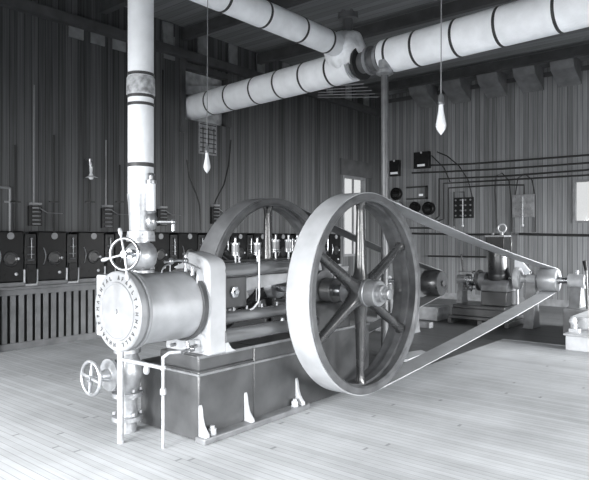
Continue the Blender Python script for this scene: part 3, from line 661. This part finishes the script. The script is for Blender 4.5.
wall_switch(163, 209, 226, 'coiled switch on the left wall just right of the vertical steam pipe')
wall_switch(216, 207, 224, 'coiled switch on the left wall above the left shoulder of the far flywheel')
names = {10:'short bright conduit at the left edge, bent at its top', 15:'thin bright conduit on the left wall beside the bent one', 34:'conduit dropping to the leftmost coiled switch', 54:'conduit between the two leftmost coiled switches', 90:'conduit below the small wall lamp on the left wall', 106:'conduit dropping to the coiled switch left of the steam pipe', 120:'conduit close behind the left side of the vertical steam pipe', 163:'conduit dropping to the coiled switch right of the steam pipe'}
for u, v0, v1, mt in ((10, 188, 231, 'conduit_light'), (15, 145, 231, 'conduit'), (34, 85, 205, 'conduit_light'), (54, 135, 231, 'conduit'), (90, 180, 231, 'conduit'), (106, 140, 207, 'conduit_light'), (120, 165, 231, 'conduit'), (163, 70, 208, 'conduit')):
    a = onY(u, v0, YL-.011); b_ = onY(u, v1, YL-.011); m = MB()
    if u == 10: m.tube([(a.x-.6, YL-.03, a.z), (a.x-.02, YL-.03, a.z), a, b_], .018, 8)
    else: m.cyl(a, b_, .014, n=8)
    if v1 > 225:
        z = onY(u, 202, YL).z; m.box(a.x-.08, YL-.03, z-.012, a.x+.08, YL, z+.012)
    o = m.build('wall_conduit', M[mt], origin=tuple(b_)); tag(o, names[u], 'conduit')
# loose wires beside the far flywheel
for pts, lab in (([(187, 160), (190, 178), (196, 192), (200, 205), (201, 230)], 'drooping wire on the left wall, left of a pair above the far flywheel'), ([(231, 140), (229, 165), (224, 185), (216, 200), (214, 210)], 'drooping wire on the left wall, right of a pair above the far flywheel')):
    m = MB().tube([onY(u, v, YL-.013) for u, v in pts], .012, 8); o = m.build('loose_wire', M['conduit'], origin=tuple(onY(*pts[-1], YL-.02))); tag(o, lab, 'wire')
# chart on the left wall behind the pendant lamp
a = onY(198.5, 121, YL); b_ = onY(216, 156, YL)
ch = thing('wall_chart', 'small framed lattice chart on the left wall just below the end of the steam main', 'chart', (a.x, YL-.02, b_.z))
MB().box(a.x, YL-.02, b_.z, b_.x, YL, a.z).build('sheet', M['paper'], ch, smooth=False)
m = MB()
for j in range(7): z = b_.z+(a.z-b_.z)*(j+.5)/7; m.box(a.x+.02, YL-.026, z-.012, b_.x-.02, YL-.02, z+.006)
for j in range(3): x = a.x+(b_.x-a.x)*(j+.6)/3.2; m.box(x, YL-.026, b_.z+.05, x+.02, YL-.02, a.z-.1)
m.build('lattice_lines', M['ink'], ch, smooth=False)
# small bright board high on the wall
a = onY(163, 34, YL); b_ = onY(174, 61, YL)
o = MB().box(a.x, YL-.03, b_.z, b_.x, YL-.002, a.z).build('wall_board', M['slat'], origin=(a.x, YL-.02, b_.z)); tag(o, 'small upright board high on the left wall right of the vertical steam pipe', 'board')

# ------------------------------------------------------------------ pendant lamps
def pendant(p, ztop, label, s=1.0, cord=True):
    x, y, z = p
    t = thing('pendant_lamp', label, 'lamp', (x, y, z))
    if cord: MB().tube([(x, y, ztop), (x+.01, y, (ztop+z)/2), (x, y, z)], .0045*s, 8).build('cord', M['conduit_light'], t)
    MB().lathe((x, y, z), (0,0,-1), [(-.01,.008*s),(0,.016*s),(.01,.02*s),(.05*s,.022*s),(.055*s,.026*s),(.07*s,.026*s),(.075*s,.02*s)], 20).build('socket', M['brass'], t)
    MB().lathe((x, y, z-.07*s), (0,0,-1), [(0,.017*s),(.05*s,.021*s),(.11*s,.032*s),(.15*s,.039*s),(.17*s,.039*s),(.195*s,.030*s),(.215*s,.016*s),(.225*s,.007*s),(.235*s,0)], 24).build('bulb', M['bulb'], t)
a_, b__ = ray(441); d = 4.4
pendant((a_*d, b__*d, CH+143*d/F0), ZC, 'clear bulb pendant lamp hanging at the right, in front of the dark right wall', .98)
a_, b__ = ray(207); d = 5.6
pendant((a_*d, b__*d, CH+92*d/F0), ZC, 'bulb pendant lamp hanging at the left, in front of the lattice chart', .85)
q = onY(90, 159, YL-.12)
wl = thing('wall_lamp', 'tiny white bracket lamp on the left wall, left of the vertical steam pipe', 'lamp', (q.x, YL-.02, q.z-.3))
MB().cyl((q.x, YL, q.z), (q.x, YL-.12, q.z), .012).cyl((q.x, YL-.12, q.z), (q.x+.02, YL-.12, q.z-.13), .03).build('bracket', M['brass'], wl)
MB().lathe((q.x+.02, YL-.12, q.z-.13), (0,0,-1), [(0,.03),(.1,.02),(.13,.035),(.17,.045),(.2,.03),(.21,0)], 16).lathe((q.x+.03, YL-.12, q.z-.26), (0,0,-1), [(0,.02),(.04,.10),(.045,.10)], 20).build('bulb', M['bulb'], wl)

# ------------------------------------------------------------------ right wall fittings
def run(pts, r, mat, label, name='conduit_run'):
    P = [onX(u, v, XR-r-.001) for u, v in pts]
    o = MB().tube(P, r, 8).build(name, M[mat], origin=tuple(P[0])); tag(o, label, 'conduit')
W = 'dark conduit on the right wall, '
run([(425, 165.5), (470, 164), (530, 159.5), (589, 155), (640, 151)], .022, 'conduit', W+'topmost of the long horizontal runs')
run([(412, 173), (440, 172), (500, 169), (560, 165), (640, 159)], .022, 'conduit', W+'second long horizontal run from the top')
run([(435.5, 219), (439, 216), (439, 179), (500, 176.5), (560, 172), (640, 166)], .022, 'conduit', W+'third long horizontal run, turning down at its left end')
run([(438, 221), (443.5, 219), (443.5, 183.5), (480, 181.5), (640, 172)], .020, 'conduit', W+'fourth run, turning down inside the third')
run([(448.5, 225), (448.5, 188), (500, 185), (524, 185), (524, 198)], .020, 'conduit', W+'lowest run, ending above the right switch board')
run([(454, 226), (454, 192), (464, 192), (464, 198)], .016, 'conduit', W+'short loop rising to the left switch board')
run([(405, 228), (452, 228)], .022, 'conduit', W+'upper of two short level runs behind the belt')
run([(412, 233.5), (470, 234.5), (499, 234.5)], .026, 'conduit', W+'lower of two short level runs behind the belt')
run([(428, 256), (486, 257)], .022, 'conduit', W+'level run left of the dynamo magnet')
run([(519, 234), (560, 235), (600, 235.5)], .030, 'conduit', W+'level rail right of the dynamo, below the window')
run([(437, 152), (447, 156), (459, 166), (468, 180), (473, 200)], .014, 'conduit', 'curved dark wire arching down to the left switch board', 'curved_wire')
run([(420, 154), (432, 156), (444, 168), (450, 182)], .014, 'conduit', 'curved dark wire from the upper meter box across the wall', 'curved_wire')
run([(497, 228), (495, 190), (496, 176), (502, 173), (509, 181), (511, 200), (512, 232)], .014, 'conduit', 'tall arched wire left of the right switch board', 'curved_wire')
run([(515, 196), (518, 178), (525, 174), (532, 180), (535, 196), (535.5, 232)], .014, 'conduit', 'arched wire looping over the right switch board', 'curved_wire')
def board(u0, v0, u1, v1, mat, label):
    a = onX(u0, v0, XR); b_ = onX(u1, v1, XR); t = thing('switch_board', label, 'switch board', (XR-.04, (a.y+b_.y)/2, b_.z))
    MB().box(XR-.06, b_.y, b_.z, XR+.003, a.y, a.z).build('slate_panel', M[mat], t, bevel=.008)
    yc = (a.y+b_.y)/2; h = a.z-b_.z
    m = MB(); m.cyl((XR-.09, yc, b_.z-.18), (XR-.09, yc, a.z-.05), .014)
    for j in range(4): m.sph((XR-.10, yc, b_.z+h*(.1+.26*j)), .026, 8)
    m.sph((XR-.09, yc, b_.z-.2), .035, 8); m.build('knife_switch', M['machinelight'], t)
    m = MB()
    for j in range(4):
        for i in range(4):
            m.cyl((XR-.06, b_.y+(a.y-b_.y)*(i+.5)/4, b_.z+h*(j+.5)/4), (XR-.085, b_.y+(a.y-b_.y)*(i+.5)/4, b_.z+h*(j+.5)/4), .022, n=8)
    m.build('stud', M['machine'], t)
board(454.5, 198, 474, 218, 'slate', 'square black switch board on the right wall, left of two')
board(513, 195, 535, 217, 'machine', 'grey switch board with dangling wires on the right wall, right of two')
def meter(u0, v0, u1, v1, label, tagv=True, rnd=False):
    a = onX(u0, v0, XR); b_ = onX(u1, v1, XR); t = thing('meter_box' if not rnd else 'round_meter', label, 'meter', (XR-.06, (a.y+b_.y)/2, b_.z)); yc, zc = (a.y+b_.y)/2, (a.z+b_.z)/2
    if rnd:
        r = (a.z-b_.z)/2
        MB().lathe((XR+.003, yc, zc), (-1,0,0), [(0,r),(.08,r),(.10,r*.85),(.10,r*.7),(.09,r*.68),(.09,0)], 28).build('case', M['gloss'], t)
        if tagv: MB().cb((XR-.1, yc, zc-.25*r), .02, r*.9, r*.35).build('dial_plate', M['cabgrey'], t)
    else:
        MB().box(XR-.12, b_.y, b_.z, XR+.003, a.y, a.z).build('case', M['slate'], t, bevel=.01)
        if tagv:
            MB().box(XR-.13, yc-.11, b_.z+.05, XR-.118, yc+.11, b_.z+.11).build('label_plate', M['rag'], t)
            MB().sph((XR-.12, yc, a.z-.02), .03, 8).build('knob', M['machinelight'], t)
    return t
meter(391.5, 161, 401, 176, 'small dark meter box beside the vertical drip pipe on the right wall')
meter(415.5, 153, 431, 168, 'larger dark meter box with white tag, highest on the right wall')
meter(392, 188, 402, 200, 'round meter with white dial, directly beside the drip pipe', rnd=True)
meter(410, 202, 421, 213, 'left of two round dark meters above the belt on the right wall', tagv=False, rnd=True)
meter(422.5, 202, 436, 215, 'right of two round dark meters above the belt on the right wall', rnd=True)
a = onX(407, 187, XR); b_ = onX(428, 199, XR)
t = thing('fuse_frame', 'open dark frame with a white tag between the meters on the right wall', 'frame', (XR-.04, b_.y, b_.z))
m = MB(); m.box(XR-.05, b_.y, b_.z, XR, b_.y+.06, a.z); m.box(XR-.05, b_.y, a.z-.04, XR, a.y, a.z); m.box(XR-.05, b_.y, b_.z, XR, a.y, b_.z+.04); m.build('frame', M['conduit'], t)
c_ = onX(421.5, 195, XR); MB().box(XR-.04, c_.y-.06, c_.z-.03, XR, c_.y+.06, c_.z+.03).build('label_plate', M['rag'], t)
a = onX(503, 234, XR); b_ = onX(517, 257, XR)
o = MB().box(XR-.35, b_.y, b_.z, XR+.003, a.y, a.z).build('wall_cabinet', M['darkpaint'], origin=(XR-.1, b_.y, b_.z), bevel=.015); tag(o, 'dark square cabinet on the right wall just right of the dynamo yoke', 'cabinet')
a = onX(401, 206, XR); m = MB().lathe((XR+.003, a.y, a.z), (-1,0,0), [(0,.05),(.08,.05),(.1,.09),(.2,.10),(.21,0)], 16)
# bell beside the belt
o = m.build('signal_bell', M['jacket'], origin=(XR, a.y, a.z)); tag(o, 'small bright bell on the right wall above the start of the belt', 'bell')

# loose pieces of one kind become parts of their own
def split(o):
    src = o.data; bm = bmesh.new(); bm.from_mesh(src); seen = set(); isl = []
    for f in bm.faces:
        if f.index in seen: continue
        st = [f]; seen.add(f.index); cur = []
        while st:
            q = st.pop(); cur.append(q.index)
            for e in q.edges:
                for h in e.link_faces:
                    if h.index not in seen: seen.add(h.index); st.append(h)
        isl.append(set(cur))
    for i, c in enumerate(isl):
        b2 = bm.copy(); b2.faces.ensure_lookup_table()
        bmesh.ops.delete(b2, geom=[f for f in b2.faces if f.index not in c], context='FACES')
        me = bpy.data.meshes.new(o.name); b2.to_mesh(me); b2.free(); me.materials.append(src.materials[0])
        if i == 0: o.data = me
        else: q = o.copy(); q.data = me; C.objects.link(q)
    bm.free()
for o in list(C.objects):
    if o.type == 'MESH' and o.parent and o.name.split('.')[0] in ('stud', 'bolt', 'oil_plug', 'main_bearing', 'crank_disc', 'flange', 'foot'): split(o)

# ------------------------------------------------------------------ light
w = bpy.data.worlds.new('sky'); bpy.context.scene.world = w; w.use_nodes = True
w.node_tree.nodes['Background'].inputs[0].default_value = (.97, .99, 1.0, 1); w.node_tree.nodes['Background'].inputs[1].default_value = .62
def area(loc, dirv, sx, sy, power, spread=180):
    l = bpy.data.lights.new('window daylight', 'AREA'); l.shape = 'RECTANGLE'; l.size = sx; l.size_y = sy; l.energy = power; l.color = (.98, .99, 1.0); l.spread = math.radians(spread)
    o = bpy.data.objects.new('window_daylight', l); C.objects.link(o); o.location = loc
    o.rotation_euler = Vector(dirv).to_track_quat('-Z', 'Y').to_euler()
for y0, y1, z0, z1 in BWX: area((XB+.08, (y0+y1)/2, (z0+z1)/2), (1, 0, -.42), y1-y0, z1-z0, 230, 90)
for i, (x0, x1, z0, z1) in enumerate(BWY): area(((x0+x1)/2, YB+.08, (z0+z1)/2), (0, 1, -.5), x1-x0, z1-z0, (110, 120, 190, 800)[i], 80)

cam = bpy.data.cameras.new('camera'); co = bpy.data.objects.new('camera', cam); C.objects.link(co)
co.location = (0, 0, CH); co.rotation_euler = (PI/2, 0, -math.atan2(FX, FY))
cam.sensor_width = 36; cam.lens = 36*F0/589; cam.shift_y = -2/589; cam.clip_end = 100
bpy.context.scene.camera = co
vs = bpy.context.scene.view_settings
vs.view_transform = 'Standard'; vs.look = 'None'; vs.exposure = .42; vs.gamma = 1; vs.use_curve_mapping = False
